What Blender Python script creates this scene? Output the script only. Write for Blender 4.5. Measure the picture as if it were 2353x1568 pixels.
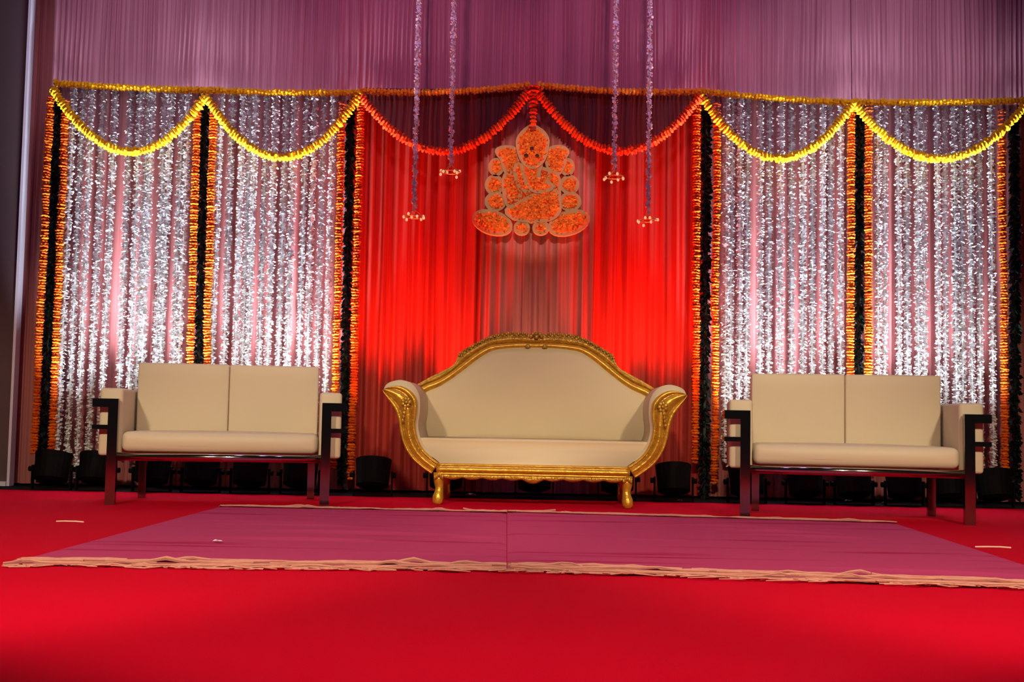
import bpy, bmesh, math, random
from mathutils import Vector, Matrix, Quaternion

for o in list(bpy.data.objects):
    bpy.data.objects.remove(o, do_unlink=True)
C = bpy.context.scene.collection
PI = math.pi
rnd = random.Random(7)

# ------------------------------------------------------------------ camera, world, lights, exposure
FPX, CX, CY = 2700.0, 1176.5, 784.0
CAMH = 0.51
PITCH = math.atan(181.0 / FPX)
ROLL = 0.019
Fv = Vector((0, math.cos(PITCH), math.sin(PITCH)))
R0 = Vector((1, 0, 0))
U0 = Vector((0, -math.sin(PITCH), math.cos(PITCH)))
Uv = U0 * math.cos(ROLL) - R0 * math.sin(ROLL)
Rv = R0 * math.cos(ROLL) + U0 * math.sin(ROLL)
CAM = Vector((0, 0, CAMH))

cd = bpy.data.cameras.new('camera')
cam = bpy.data.objects.new('camera', cd)
C.objects.link(cam)
cam.matrix_world = Matrix(((Rv.x, Uv.x, -Fv.x, CAM.x), (Rv.y, Uv.y, -Fv.y, CAM.y), (Rv.z, Uv.z, -Fv.z, CAM.z), (0, 0, 0, 1)))
cd.sensor_fit = 'HORIZONTAL'
cd.sensor_width = 36.0
cd.lens = 36.0 * FPX / 2353.0
cd.clip_start = 0.05
cd.clip_end = 100
bpy.context.scene.camera = cam

vs = bpy.context.scene.view_settings
vs.view_transform = 'Standard'
vs.look = 'None'
vs.gamma = 1
vs.use_curve_mapping = False
vs.exposure = 0.0

w = bpy.data.worlds.new('hall')
bpy.context.scene.world = w
w.use_nodes = True
w.node_tree.nodes['Background'].inputs[0].default_value = (0.35, 0.30, 0.34, 1)
w.node_tree.nodes['Background'].inputs[1].default_value = 0.03


def at(px, py, Y):
    """The point of the plane y = Y that the photograph shows at this pixel."""
    d = Fv * FPX + Rv * (px - CX) - Uv * (py - CY)
    return CAM + d * (Y / d.y)


def floor_at(px, py):
    d = Fv * FPX + Rv * (px - CX) - Uv * (py - CY)
    return CAM + d * (-CAMH / d.z)


def spot(name, loc, aim, power, color, angle, blend=1.0, radius=0.05):
    l = bpy.data.lights.new(name, 'SPOT')
    l.energy = power
    l.color = color
    l.spot_size = math.radians(angle)
    l.spot_blend = blend
    l.shadow_soft_size = radius
    o = bpy.data.objects.new(name, l)
    C.objects.link(o)
    o.location = loc
    o.rotation_euler = (Vector(aim) - Vector(loc)).to_track_quat('-Z', 'Y').to_euler()
    return o


def area(name, loc, aim, power, color, size):
    l = bpy.data.lights.new(name, 'AREA')
    l.energy = power
    l.color = color
    l.shape = 'SQUARE'
    l.size = size
    o = bpy.data.objects.new(name, l)
    C.objects.link(o)
    o.location = loc
    o.rotation_euler = (Vector(aim) - Vector(loc)).to_track_quat('-Z', 'Y').to_euler()
    return o


# warm stage wash from the front of house, hung high over the audience
WARM = (1.0, 0.77, 0.50)
for x in (-2.6, 0.0, 2.6):
    spot('stage_wash', (x, 0.2, 3.7), (x * 0.95, 4.6, 0.0), 880, WARM, 53, 0.42, 0.18)
# cool lavender row hung over the back of the stage
for x in (-2.4, -0.8, 0.8, 2.4):
    area('overhead_lavender', (x, 6.6, 4.1), (x, 6.9, 0.0), 6, (0.55, 0.36, 1.0), 0.35)

# soft pink row lighting the valance and the tops of the drops
for x in (-2.3, -0.8, 0.8, 2.3):
    spot('border_wash', (x, 4.6, 4.15), (x * 1.05, 8.0, 3.0), 190 if abs(x) > 1 else 150, (1.0, 0.74, 0.86) if abs(x) > 1 else (1.0, 0.36, 0.55), 36, 0.8, 0.12)
# unseen spot added to brighten the flower emblem
spot('emblem_added_spot', (0.1, 0.2, 3.75), (0.13, 8.0, 2.10), 1400, (1.0, 0.80, 0.58), 6.7, 0.35, 0.05)

CUR_Y, STR_Y, GAR_Y, VAL_Y = 8.10, 8.00, 7.955, 7.90
CAN_Y = 7.66
WHITE_UP = (0.80, 0.90, 1.0)
RED_UP = (1.0, 0.045, 0.008)
AMBER_UP = (1.0, 0.50, 0.24)
P_WHITE, P_RED = 690.0, 300.0


# ------------------------------------------------------------------ node materials
def new_mat(name):
    m = bpy.data.materials.new(name)
    m.use_nodes = True
    nt = m.node_tree
    return m, nt, nt.nodes['Principled BSDF']


def mat(name, col, rough=0.6, metal=0.0, spec=0.5, noise=0.0, scale=8.0, bump=0.0, bscale=60.0, sheen=0.0,
        hue_obj=0.0, island=0.0, col2=None, stretch=None):
    m, nt, b = new_mat(name)
    N, Lk = nt.nodes, nt.links
    b.inputs['Roughness'].default_value = rough
    b.inputs['Metallic'].default_value = metal
    b.inputs['Specular IOR Level'].default_value = spec
    if sheen:
        b.inputs['Sheen Weight'].default_value = sheen
        b.inputs['Sheen Roughness'].default_value = 0.5
    c = (*col, 1)
    b.inputs['Base Color'].default_value = c
    fac = None
    tc = N.new('ShaderNodeTexCoord')
    vec = tc.outputs['Object']
    if stretch:
        mp = N.new('ShaderNodeMapping')
        mp.inputs['Scale'].default_value = stretch
        Lk.new(vec, mp.inputs['Vector'])
        vec = mp.outputs['Vector']
    if col2 is None:
        col2 = tuple(x * (1 - noise) for x in col)
    if island:
        g = N.new('ShaderNodeNewGeometry')
        fac = g.outputs['Random Per Island']
    elif hue_obj:
        oi = N.new('ShaderNodeObjectInfo')
        fac = oi.outputs['Random']
    elif noise:
        n = N.new('ShaderNodeTexNoise')
        n.inputs['Scale'].default_value = scale
        n.inputs['Detail'].default_value = 4
        Lk.new(vec, n.inputs['Vector'])
        fac = n.outputs['Fac']
    if fac is not None:
        mx = N.new('ShaderNodeMix')
        mx.data_type = 'RGBA'
        mx.inputs['A'].default_value = c
        mx.inputs['B'].default_value = (*col2, 1)
        Lk.new(fac, mx.inputs['Factor'])
        Lk.new(mx.outputs['Result'], b.inputs['Base Color'])
    if bump:
        n2 = N.new('ShaderNodeTexNoise')
        n2.inputs['Scale'].default_value = bscale
        n2.inputs['Detail'].default_value = 3
        Lk.new(vec, n2.inputs['Vector'])
        bp = N.new('ShaderNodeBump')
        bp.inputs['Strength'].default_value = bump
        bp.inputs['Distance'].default_value = 0.01
        Lk.new(n2.outputs['Fac'], bp.inputs['Height'])
        Lk.new(bp.outputs['Normal'], b.inputs['Normal'])
    return m


def cloth_mat(name, col, col2, sheer=0.0, rough=0.55, trans=0.15):
    """Woven cloth with fine vertical streaks; sheer > 0 lets what hangs behind show through the weave."""
    m, nt, b = new_mat(name)
    N, Lk = nt.nodes, nt.links
    tc = N.new('ShaderNodeTexCoord')
    mp = N.new('ShaderNodeMapping')
    mp.inputs['Scale'].default_value = (70, 70, 0.6)
    Lk.new(tc.outputs['Object'], mp.inputs['Vector'])
    n = N.new('ShaderNodeTexNoise')
    n.inputs['Scale'].default_value = 1.0
    n.inputs['Detail'].default_value = 3
    Lk.new(mp.outputs['Vector'], n.inputs['Vector'])
    mx = N.new('ShaderNodeMix')
    mx.data_type = 'RGBA'
    mx.inputs['A'].default_value = (*col, 1)
    mx.inputs['B'].default_value = (*col2, 1)
    Lk.new(n.outputs['Fac'], mx.inputs['Factor'])
    Lk.new(mx.outputs['Result'], b.inputs['Base Color'])
    b.inputs['Roughness'].default_value = rough
    b.inputs['Specular IOR Level'].default_value = 0.25
    tr = N.new('ShaderNodeBsdfTranslucent')
    Lk.new(mx.outputs['Result'], tr.inputs['Color'])
    ms = N.new('ShaderNodeMixShader')
    ms.inputs[0].default_value = trans
    Lk.new(b.outputs[0], ms.inputs[1])
    Lk.new(tr.outputs[0], ms.inputs[2])
    out = N['Material Output']
    last = ms
    if sheer:
        tp = N.new('ShaderNodeBsdfTransparent')
        m2 = N.new('ShaderNodeMixShader')
        m2.inputs[0].default_value = sheer
        Lk.new(ms.outputs[0], m2.inputs[1])
        Lk.new(tp.outputs[0], m2.inputs[2])
        last = m2
    Lk.new(last.outputs[0], out.inputs['Surface'])
    return m


M = {}
M['carpet'] = mat('red_carpet', (0.56, 0.0008, 0.021), 0.95, spec=0.05, noise=0.16, scale=1.6, bump=0.25, bscale=220, sheen=0.0)
M['black_floor'] = mat('black_underlay', (0.008, 0.007, 0.008), 0.9, spec=0.1)
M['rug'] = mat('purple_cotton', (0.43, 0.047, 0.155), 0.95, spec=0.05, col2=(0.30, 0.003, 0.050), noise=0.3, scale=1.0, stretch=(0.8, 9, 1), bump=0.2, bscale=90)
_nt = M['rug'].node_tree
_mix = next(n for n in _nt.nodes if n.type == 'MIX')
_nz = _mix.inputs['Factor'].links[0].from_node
_rp = _nt.nodes.new('ShaderNodeMapRange')  # dark streaks: wrinkle shade and missing sheen put into the rug colour
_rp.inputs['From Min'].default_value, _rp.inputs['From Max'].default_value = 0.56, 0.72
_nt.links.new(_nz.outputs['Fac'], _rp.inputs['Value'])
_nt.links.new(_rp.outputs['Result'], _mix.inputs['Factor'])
M['fringe'] = mat('cream_cotton', (0.62, 0.33, 0.26), 0.95, spec=0.1, noise=0.35, scale=10, col2=(0.44, 0.15, 0.15), stretch=(3, 20, 1))
M['band'] = mat('pink_heading', (0.42, 0.11, 0.13), 0.95, spec=0.05, noise=0.3, scale=9, stretch=(1, 30, 1))
M['thread'] = mat('pale_thread', (0.85, 0.65, 0.55), 0.9)
M['scrap'] = mat('white_scrap', (0.85, 0.85, 0.85), 0.7)
M['wall_dark'] = mat('dark_wall_paint', (0.055, 0.032, 0.036), 0.8, noise=0.3, scale=2)
M['wall_flat'] = mat('mauve_flat_paint', (0.13, 0.075, 0.085), 0.8, noise=0.3, scale=1.2)
M['trim'] = mat('pale_trim', (0.75, 0.68, 0.80), 0.5)
M['ceiling'] = mat('dark_ceiling', (0.02, 0.02, 0.022), 0.9)
M['mauve'] = cloth_mat('mauve_satin', (0.60, 0.21, 0.21), (0.27, 0.07, 0.07))
M['red_cloth'] = cloth_mat('red_satin', (0.66, 0.075, 0.05), (0.22, 0.010, 0.008))
M['frill'] = cloth_mat('dusky_pink_satin', (0.60, 0.27, 0.34), (0.26, 0.09, 0.13))
M['sheer'] = cloth_mat('sheer_plum_net', (0.16, 0.055, 0.075), (0.05, 0.012, 0.02), sheer=0.42, trans=0.3)
M['sheer_red'] = cloth_mat('sheer_maroon_net', (0.10, 0.03, 0.035), (0.035, 0.008, 0.01), sheer=0.12, trans=0.3)
M['white_petal'] = mat('white_petals', (0.92, 0.92, 0.92), 0.6, island=1, col2=(0.70, 0.70, 0.72), spec=0.2)
M['orange'] = mat('orange_marigold', (0.88, 0.185, 0.008), 0.75, hue_obj=1, col2=(0.58, 0.060, 0.004), spec=0.15)
M['yellow'] = mat('yellow_marigold', (0.90, 0.56, 0.012), 0.75, hue_obj=1, col2=(0.72, 0.36, 0.006), spec=0.15)
M['amber'] = mat('amber_marigold', (0.92, 0.42, 0.03), 0.75, hue_obj=1, col2=(0.80, 0.26, 0.015), spec=0.15)
M['vermilion'] = mat('vermilion_marigold', (0.80, 0.085, 0.010), 0.75, hue_obj=1, col2=(0.60, 0.035, 0.006), spec=0.15)
M['leaf'] = mat('dark_leaf', (0.006, 0.017, 0.011), 0.42, island=1, col2=(0.002, 0.004, 0.004), spec=0.4)
M['cord'] = mat('garland_cord', (0.10, 0.04, 0.02), 0.9)
M['foam'] = mat('tan_foam_board', (0.52, 0.29, 0.13), 0.8, noise=0.25, scale=20)
M['emblem_petal'] = mat('orange_petals', (0.95, 0.30, 0.035), 0.7, island=1, col2=(0.55, 0.025, 0.004), spec=0.15)
M['black_mark'] = mat('black_felt', (0.01, 0.008, 0.008), 0.8)
M['leather'] = mat('beige_leatherette', (0.66, 0.57, 0.43), 0.5, noise=0.06, scale=3, bump=0.05, bscale=300, spec=0.3)
M['chrome'] = mat('chrome', (0.30, 0.28, 0.28), 0.10, metal=1.0)
M['chrome_bright'] = mat('brightened_chrome', (0.62, 0.58, 0.55), 0.12, metal=1.0)  # same chrome with its colour raised, standing in for bright reflections on the rail
M['upholstery'] = mat('cream_upholstery', (0.72, 0.62, 0.42), 0.6, noise=0.06, scale=3, spec=0.25)
M['gold'] = mat('gold_leaf', (0.95, 0.60, 0.075), 0.32, metal=0.55, noise=0.45, scale=30, col2=(0.42, 0.17, 0.01), bump=0.3, bscale=70)
M['gold_carved'] = mat('gold_carving', (0.90, 0.58, 0.09), 0.38, metal=0.55, noise=0.6, scale=45, col2=(0.22, 0.09, 0.01), bump=0.6, bscale=90)
for _k, _dark in (('gold', (0.16, 0.055, 0.006, 1)), ('gold_carved', (0.10, 0.035, 0.004, 1))):   # darker brown in the grooves
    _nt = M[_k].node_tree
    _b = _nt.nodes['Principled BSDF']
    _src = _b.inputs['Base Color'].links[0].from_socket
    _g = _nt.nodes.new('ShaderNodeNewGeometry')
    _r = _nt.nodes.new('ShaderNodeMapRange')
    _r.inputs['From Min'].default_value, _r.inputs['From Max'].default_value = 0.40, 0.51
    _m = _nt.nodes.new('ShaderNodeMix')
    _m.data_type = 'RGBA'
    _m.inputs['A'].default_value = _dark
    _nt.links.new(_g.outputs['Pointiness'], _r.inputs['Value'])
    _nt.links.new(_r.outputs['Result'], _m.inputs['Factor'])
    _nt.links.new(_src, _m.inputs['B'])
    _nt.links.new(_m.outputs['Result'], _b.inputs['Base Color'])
M['can'] = mat('black_lamp_housing', (0.0025, 0.0025, 0.003), 0.7, spec=0.08)
M['brass'] = mat('brass', (0.75, 0.50, 0.18), 0.35, metal=0.8)
M['bud'] = mat('lit_bud', (0.92, 0.72, 0.42), 0.6)
_b = M['bud'].node_tree.nodes['Principled BSDF']
_b.inputs['Emission Color'].default_value = (1.0, 0.62, 0.28, 1)
_b.inputs['Emission Strength'].default_value = 0.6


def lens_mat(name, col):
    m, nt, b = new_mat(name)
    b.inputs['Base Color'].default_value = (0.05, 0.05, 0.05, 1)
    b.inputs['Emission Color'].default_value = (*col, 1)
    b.inputs['Emission Strength'].default_value = 4
    return m


M['lens_white'] = lens_mat('lit_lens_white', WHITE_UP)
M['lens_amber'] = lens_mat('lit_lens_amber', AMBER_UP)
M['lens_red'] = lens_mat('lit_lens_red', RED_UP)


# ------------------------------------------------------------------ object helpers
def obj(name, me, m=None, parent=None, smooth=False):
    if m is not None and not me.materials:
        me.materials.append(m)
    if smooth:
        for p in me.polygons:
            p.use_smooth = True
    o = bpy.data.objects.new(name, me)
    C.objects.link(o)
    if parent is not None:
        o.parent = parent
    return o


def tag(o, label, cat, group=None):
    o['label'] = label
    o['category'] = cat
    if group:
        o['group'] = group
    return o


def empty(name, loc=(0, 0, 0), rz=0.0):
    o = bpy.data.objects.new(name, None)
    o.empty_display_size = 0.05
    C.objects.link(o)
    o.location = loc
    o.rotation_euler = (0, 0, rz)
    return o


def stuff(o):
    o['kind'] = 'stuff'
    return o


def structure(o):
    o['kind'] = 'structure'
    return o


class MB:
    def __init__(s):
        s.v, s.f = [], []

    def add(s, vs_, fs_):
        k = len(s.v)
        s.v.extend([tuple(p) for p in vs_])
        s.f.extend([tuple(i + k for i in f) for f in fs_])

    def box(s, x0, x1, y0, y1, z0, z1):
        s.add([(x0, y0, z0), (x1, y0, z0), (x1, y1, z0), (x0, y1, z0), (x0, y0, z1), (x1, y0, z1), (x1, y1, z1), (x0, y1, z1)],
              [(0, 3, 2, 1), (4, 5, 6, 7), (0, 1, 5, 4), (1, 2, 6, 5), (2, 3, 7, 6), (3, 0, 4, 7)])

    def tube(s, pts, rad, seg=8, caps=True, flat=1.0):
        pts = [Vector(p) for p in pts]
        n = len(pts)
        rs = rad if isinstance(rad, (list, tuple)) else [rad] * n
        vv, ff = [], []
        prev = None
        for i, p in enumerate(pts):
            t = (pts[min(i + 1, n - 1)] - pts[max(i - 1, 0)])
            t = t.normalized() if t.length > 1e-9 else Vector((0, 0, 1))
            if prev is None:
                a = t.cross(Vector((0, 1, 0)))
                if a.length < 1e-3:
                    a = t.cross(Vector((1, 0, 0)))
            else:
                a = prev - t * prev.dot(t)
                if a.length < 1e-6:
                    a = t.orthogonal()
            a.normalize()
            prev = a
            b = t.cross(a)
            for k in range(seg):
                an = 2 * PI * k / seg
                vv.append(p + a * math.cos(an) * rs[i] + b * math.sin(an) * rs[i] * flat)
        for i in range(n - 1):
            for k in range(seg):
                k2 = (k + 1) % seg
                ff.append((i * seg + k, i * seg + k2, (i + 1) * seg + k2, (i + 1) * seg + k))
        if caps:
            ff.append(tuple(range(seg))[::-1])
            ff.append(tuple((n - 1) * seg + k for k in range(seg)))
        s.add(vv, ff)

    def ball(s, c, rx, ry=None, rz=None, nu=8, nv=5):
        ry = rx if ry is None else ry
        rz = rx if rz is None else rz
        c = Vector(c)
        vv = [c + Vector((0, 0, rz))]
        for j in range(1, nv):
            a = PI * j / nv
            for i in range(nu):
                b = 2 * PI * i / nu
                vv.append(c + Vector((rx * math.sin(a) * math.cos(b), ry * math.sin(a) * math.sin(b), rz * math.cos(a))))
        vv.append(c - Vector((0, 0, rz)))
        ff = []
        for i in range(nu):
            ff.append((0, 1 + i, 1 + (i + 1) % nu))
            for j in range(nv - 2):
                a, b = 1 + j * nu + i, 1 + j * nu + (i + 1) % nu
                ff.append((a, a + nu, b + nu, b))
            e = 1 + (nv - 2) * nu
            ff.append((len(vv) - 1, e + (i + 1) % nu, e + i))
        s.add(vv, ff)

    def prism(s, poly, y0, y1):
        """A closed outline in x, z pushed through y0 .. y1."""
        n = len(poly)
        s.add([(p[0], y0, p[1]) for p in poly] + [(p[0], y1, p[1]) for p in poly],
              [tuple(range(n)), tuple(range(2 * n - 1, n - 1, -1))] + [(i, n + i, n + (i + 1) % n, (i + 1) % n) for i in range(n)])

    def mesh(s, name):
        me = bpy.data.meshes.new(name)
        me.from_pydata(s.v, [], s.f)
        bm = bmesh.new()
        bm.from_mesh(me)
        bmesh.ops.recalc_face_normals(bm, faces=bm.faces)
        bm.to_mesh(me)
        bm.free()
        me.update()
        return me

    def build(s, name, m, parent=None, smooth=False):
        return obj(name, s.mesh(name), m, parent, smooth)


def rbox(name, x0, x1, y0, y1, z0, z1, bev, m, parent, seg=3, puff=0.0):
    """A soft rounded block; puff swells its faces like stuffing."""
    bm = bmesh.new()
    bmesh.ops.create_cube(bm, size=1.0)
    sx, sy, sz = x1 - x0, y1 - y0, z1 - z0
    for v in bm.verts:
        v.co = Vector((v.co.x * sx, v.co.y * sy, v.co.z * sz))
    bmesh.ops.bevel(bm, geom=bm.edges[:] + bm.verts[:], offset=bev, segments=seg, profile=0.5, affect='EDGES')
    if puff:
        big = [f for f in bm.faces if f.calc_area() > 0.3 * min(sx * sy, sy * sz, sx * sz)]
        es = list({e for f in big for e in f.edges if e.calc_length() > bev * 2})
        bmesh.ops.subdivide_edges(bm, edges=es, cuts=5, use_grid_fill=True)
        for v in bm.verts:
            a, b, c = v.co.x / (sx / 2), v.co.y / (sy / 2), v.co.z / (sz / 2)
            ka, kb, kc = (max(0, 1 - q * q) for q in (a, b, c))
            if abs(b) > 0.98:
                v.co.y += math.copysign(puff * ka * kc, b)
            if abs(c) > 0.98:
                v.co.z += math.copysign(puff * ka * kb, c)
    for v in bm.verts:
        v.co += Vector(((x0 + x1) / 2, (y0 + y1) / 2, (z0 + z1) / 2))
    me = bpy.data.meshes.new(name)
    bm.to_mesh(me)
    bm.free()
    return obj(name, me, m, parent, smooth=True)


def catmull(pts, n):
    """n points evenly spaced along a smooth line through pts (2-D or 3-D)."""
    P = [Vector(p) for p in pts]
    P = [P[0] * 2 - P[1]] + P + [P[-1] * 2 - P[-2]]
    dense = []
    for i in range(1, len(P) - 2):
        for k in range(16):
            t = k / 16
            a, b, c, d = P[i - 1], P[i], P[i + 1], P[i + 2]
            dense.append(0.5 * ((2 * b) + (c - a) * t + (2 * a - 5 * b + 4 * c - d) * t * t + (3 * b - a - 3 * c + d) * t ** 3))
    dense.append(P[-2])
    ln = [0]
    for a, b in zip(dense, dense[1:]):
        ln.append(ln[-1] + (b - a).length)
    out, j = [], 0
    for k in range(n):
        t = ln[-1] * k / (n - 1)
        while j < len(ln) - 2 and ln[j + 1] < t:
            j += 1
        q = (t - ln[j]) / max(1e-9, ln[j + 1] - ln[j])
        out.append(dense[j].lerp(dense[j + 1], q))
    return out


def polyline(pts, step):
    """(point, tangent) at even steps along a polyline."""
    P = [Vector(p) for p in pts]
    tot = sum((b - a).length for a, b in zip(P, P[1:]))
    n = max(2, int(round(tot / step)))
    Q = catmull(P, n) if len(P) > 2 else [P[0].lerp(P[1], k / (n - 1)) for k in range(n)]
    return [(Q[i], (Q[min(i + 1, n - 1)] - Q[max(i - 1, 0)]).normalized()) for i in range(n)]


# ------------------------------------------------------------------ the setting
mb = MB(); mb.box(-5.5, 5.5, 1.2, 7.6, -0.06, 0.0)
structure(mb.build('floor', M['carpet']))
mb = MB(); mb.box(-5.5, 5.5, 7.6, 9.0, -0.06, -0.003)
o = structure(mb.build('floor_back', M['black_floor']))
mb = MB(); mb.box(-5.5, 5.5, 8.55, 8.65, -0.06, 4.3)
structure(mb.build('wall_back', M['wall_dark']))
mb = MB(); mb.box(-5.5, 5.5, 1.2, 8.65, 4.3, 4.4)
structure(mb.build('ceiling', M['ceiling']))
# painted flat closing the stage on the left, with its pale edge strip and foot rail
lt, lb = at(64, 152, 8.0), at(20, 1112, 8.0)
mb = MB()
dx = (lt.x - lb.x) / (lt.z - lb.z)
xb0, xt0 = lb.x - dx * lb.z, lb.x + dx * (4.29 - lb.z)
mb.prism([(-5.4, 0.0), (xb0, 0.0), (xt0, 4.29), (-5.4, 4.29)], 7.98, 8.04)
structure(mb.build('wall_left', M['wall_flat']))
mb = MB(); mb.prism([(xb0, 0.0), (xb0 + 0.018, 0.0), (xt0 + 0.018, 4.29), (xt0, 4.29)], 7.965, 8.04)
structure(mb.build('trim_1', M['trim']))
mb = MB(); mb.box(-5.4, xb0 - 0.001, 7.95, 7.98, 0.0, 0.03)
structure(mb.build('baseboard_left', M['trim']))


# ------------------------------------------------------------------ cloth
def folds(seed, wl):
    r = random.Random(seed)
    comps = [(r.uniform(0.7, 1.5) * 2 * PI / wl, r.uniform(0, 6.28), r.uniform(0.5, 1.0)) for _ in range(3)]
    comps += [(r.uniform(1.8, 3.0) * 2 * PI / wl, r.uniform(0, 6.28), r.uniform(0.2, 0.45)) for _ in range(3)]
    comps += [(r.uniform(0.2, 0.4) * 2 * PI / wl, r.uniform(0, 6.28), 0.6)]
    tot = sum(c[2] for c in comps)

    def f(x):
        q = sum(a * math.sin(k * x + p) for k, p, a in comps) / tot * 1.8
        return math.copysign(abs(q) ** 0.75, q)
    return f


def cloth(name, m, x0t, x1t, x0b, x1b, zt, zb, Y, wl, amp, seed, bottom=None, rows=14, per=9):
    """A pleated hanging; top edge x0t..x1t at zt, bottom edge x0b..x1b at zb, or following bottom(u) for a scallop."""
    f = folds(seed, wl)
    r = random.Random(seed + 5)
    ph = r.uniform(0, 6.28)
    n = max(12, int(abs(x1t - x0t) / wl * per))
    mb_ = MB()
    vv = []
    for j in range(rows + 1):
        t = j / rows
        for i in range(n + 1):
            u = i / n
            zb_ = zb if bottom is None else bottom(u)
            z = zt + (zb_ - zt) * t
            x = (x0t + (x1t - x0t) * u) * (1 - t) + (x0b + (x1b - x0b) * u) * t
            s = x0t + (x1t - x0t) * u
            y = Y + amp * f(s) * (0.8 + 0.2 * math.sin(ph + 2.3 * t)) + amp * 0.12 * math.sin(s * 40 + 5 * t)
            vv.append((x + 0.004 * math.sin(6 * t + s * 9), y, z))
    ff = [(j * (n + 1) + i, j * (n + 1) + i + 1, (j + 1) * (n + 1) + i + 1, (j + 1) * (n + 1) + i) for j in range(rows) for i in range(n)]
    mb_.add(vv, ff)
    me = bpy.data.meshes.new(name)
    me.from_pydata(mb_.v, [], mb_.f)
    me.update()
    return obj(name, me, m, None, smooth=True)


def xz(px, py, Y):
    p = at(px, py, Y)
    return p.x, p.z


ZTOP = 4.28
BAYS = [  # left and right pixel columns at mid height (row 640), then label words
    (30, 118, 'side', 'dim mauve curtain hanging beside the pale edge strip of the dark flat'),
    (118, 458, 'flowers', 'pleated pink curtain behind the leftmost panel of white flower strings'),
    (458, 795, 'flowers', 'pleated pink curtain behind white flower strings, left of the red-lit bay'),
    (795, 1108, 'red', 'red-lit pleated curtain between left leaf garland and the brown middle drop'),
    (1108, 1358, 'mid', 'brownish pleated curtain drop in the middle, behind the elephant emblem'),
    (1358, 1622, 'red', 'red-lit pleated curtain between the brown middle drop and right leaf garland'),
    (1622, 1974, 'flowers', 'pleated pink curtain behind white flower strings, right of the red-lit bay'),
    (1974, 2420, 'flowers', 'pleated pink curtain behind the rightmost panel of white flower strings'),
]
for k, (a, b, kind, lab) in enumerate(BAYS):
    xa, xb = at(a, 640, CUR_Y).x, at(b, 640, CUR_Y).x
    sh = 0.03 if kind == 'side' else 0.0
    o = cloth('backdrop_curtain', M['red_cloth'] if kind == 'red' else M['mauve'], xa - 0.01 + sh, xb + 0.01, xa - 0.01, xb + 0.01, ZTOP, 0.012, CUR_Y + (0.03 if k % 2 else -0.005),
              {'side': 0.075, 'flowers': 0.085, 'red': 0.115, 'mid': 0.09}[kind], 0.022 if kind == 'flowers' else 0.042 if kind == 'red' else 0.034, 31 + k)
    tag(o, lab, 'curtain', 'backdrop curtain drops')

# gathered valance above the top garlands, one piece per bay
TOPS = [  # garland run: (left px, left py) (right px, right py), sag
    ((128, 191), (470, 207), 3, 'yellow', 'yellow marigold garland running level along the top of the leftmost flower panel'),
    ((470, 207), (824, 212), 3, 'yellow', 'yellow marigold garland running level from first inner pillar to left red bay'),
    ((830, 209), (1216, 196), 9, 'amber', 'amber marigold garland across the top of the red bay left of emblem'),
    ((1240, 196), (1608, 210), 7, 'amber', 'amber marigold garland across the top of the red bay right of emblem'),
    ((1612, 210), (1957, 236), 3, 'yellow', 'yellow marigold garland sloping down from right red bay to next pillar'),
    ((1962, 234), (2352, 231), 3, 'yellow', 'yellow marigold garland along the top of the rightmost flower panel'),
]
SWAGS = [
    ((122, 206), (470, 224), 134, 'yellow', 'yellow marigold swag drooping over the leftmost flower panel'),
    ((474, 224), (826, 217), 141, 'yellow', 'yellow marigold swag drooping over flower panel left of the red bay'),
    ((830, 222), (1218, 206), 134, 'vermilion', 'vermilion marigold swag drooping left of the elephant emblem'),
    ((1232, 206), (1608, 222), 133, 'vermilion', 'vermilion marigold swag drooping right of the elephant emblem'),
    ((1613, 222), (1959, 240), 133, 'yellow', 'yellow marigold swag drooping over flower panel right of the red bay'),
    ((1964, 240), (2352, 246), 122, 'yellow', 'yellow marigold swag drooping over the rightmost flower panel'),
]
FRILL_LAB = ['over the leftmost flower panel', 'over the flower panel left of the red bay', 'above the red bay left of the emblem',
             'above the red bay right of the emblem', 'over the flower panel right of the red bay', 'over the rightmost flower panel']
edges = [112, 470, 827, 1228, 1610, 1960, 2440]
for k in range(6):
    (a, ay), (b, by) = TOPS[k][0], TOPS[k][1]
    xa, xb = at(edges[k], 180, VAL_Y).x, at(edges[k + 1], 180, VAL_Y).x
    pa, pb = at(a, ay, VAL_Y), at(b, by, VAL_Y)
    sag = TOPS[k][2] / FPX * VAL_Y
    o = cloth('pleated_valance', M['frill'], xa, xb, xa, xb, ZTOP, 0, VAL_Y + 0.035, 0.034, 0.010, 61 + k,
              bottom=lambda u, pa=pa, pb=pb, sag=sag: pa.z + (pb.z - pa.z) * u - sag * 4 * u * (1 - u) - 0.01, rows=8, per=7)
    tag(o, 'dusky pink gathered valance ' + FRILL_LAB[k], 'valance', 'gathered valance pieces')
    # sheer scallop hanging between the level garland and its swag
    (sa, say), (sb, sby), sg = SWAGS[k][0], SWAGS[k][1], SWAGS[k][2]
    qa, qb = at(sa, say, VAL_Y), at(sb, sby, VAL_Y)
    sgm = sg / FPX * VAL_Y
    red = k in (2, 3)
    o = cloth('sheer_scallop', M['sheer_red' if red else 'sheer'], qa.x + 0.012, qb.x - 0.012, qa.x + 0.012, qb.x - 0.012, (pa.z + pb.z) / 2 - 0.005, 0, VAL_Y + 0.012,
              0.04, 0.008, 91 + k, bottom=lambda u, qa=qa, qb=qb, s=sgm: qa.z + (qb.z - qa.z) * u - s * 4 * u * (1 - u), rows=10, per=7)
    tag(o, ('dark maroon net scallop ' if red else 'sheer plum net scallop ') + FRILL_LAB[k].replace('above', 'across'), 'drape', 'sheer scallops')


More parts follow.
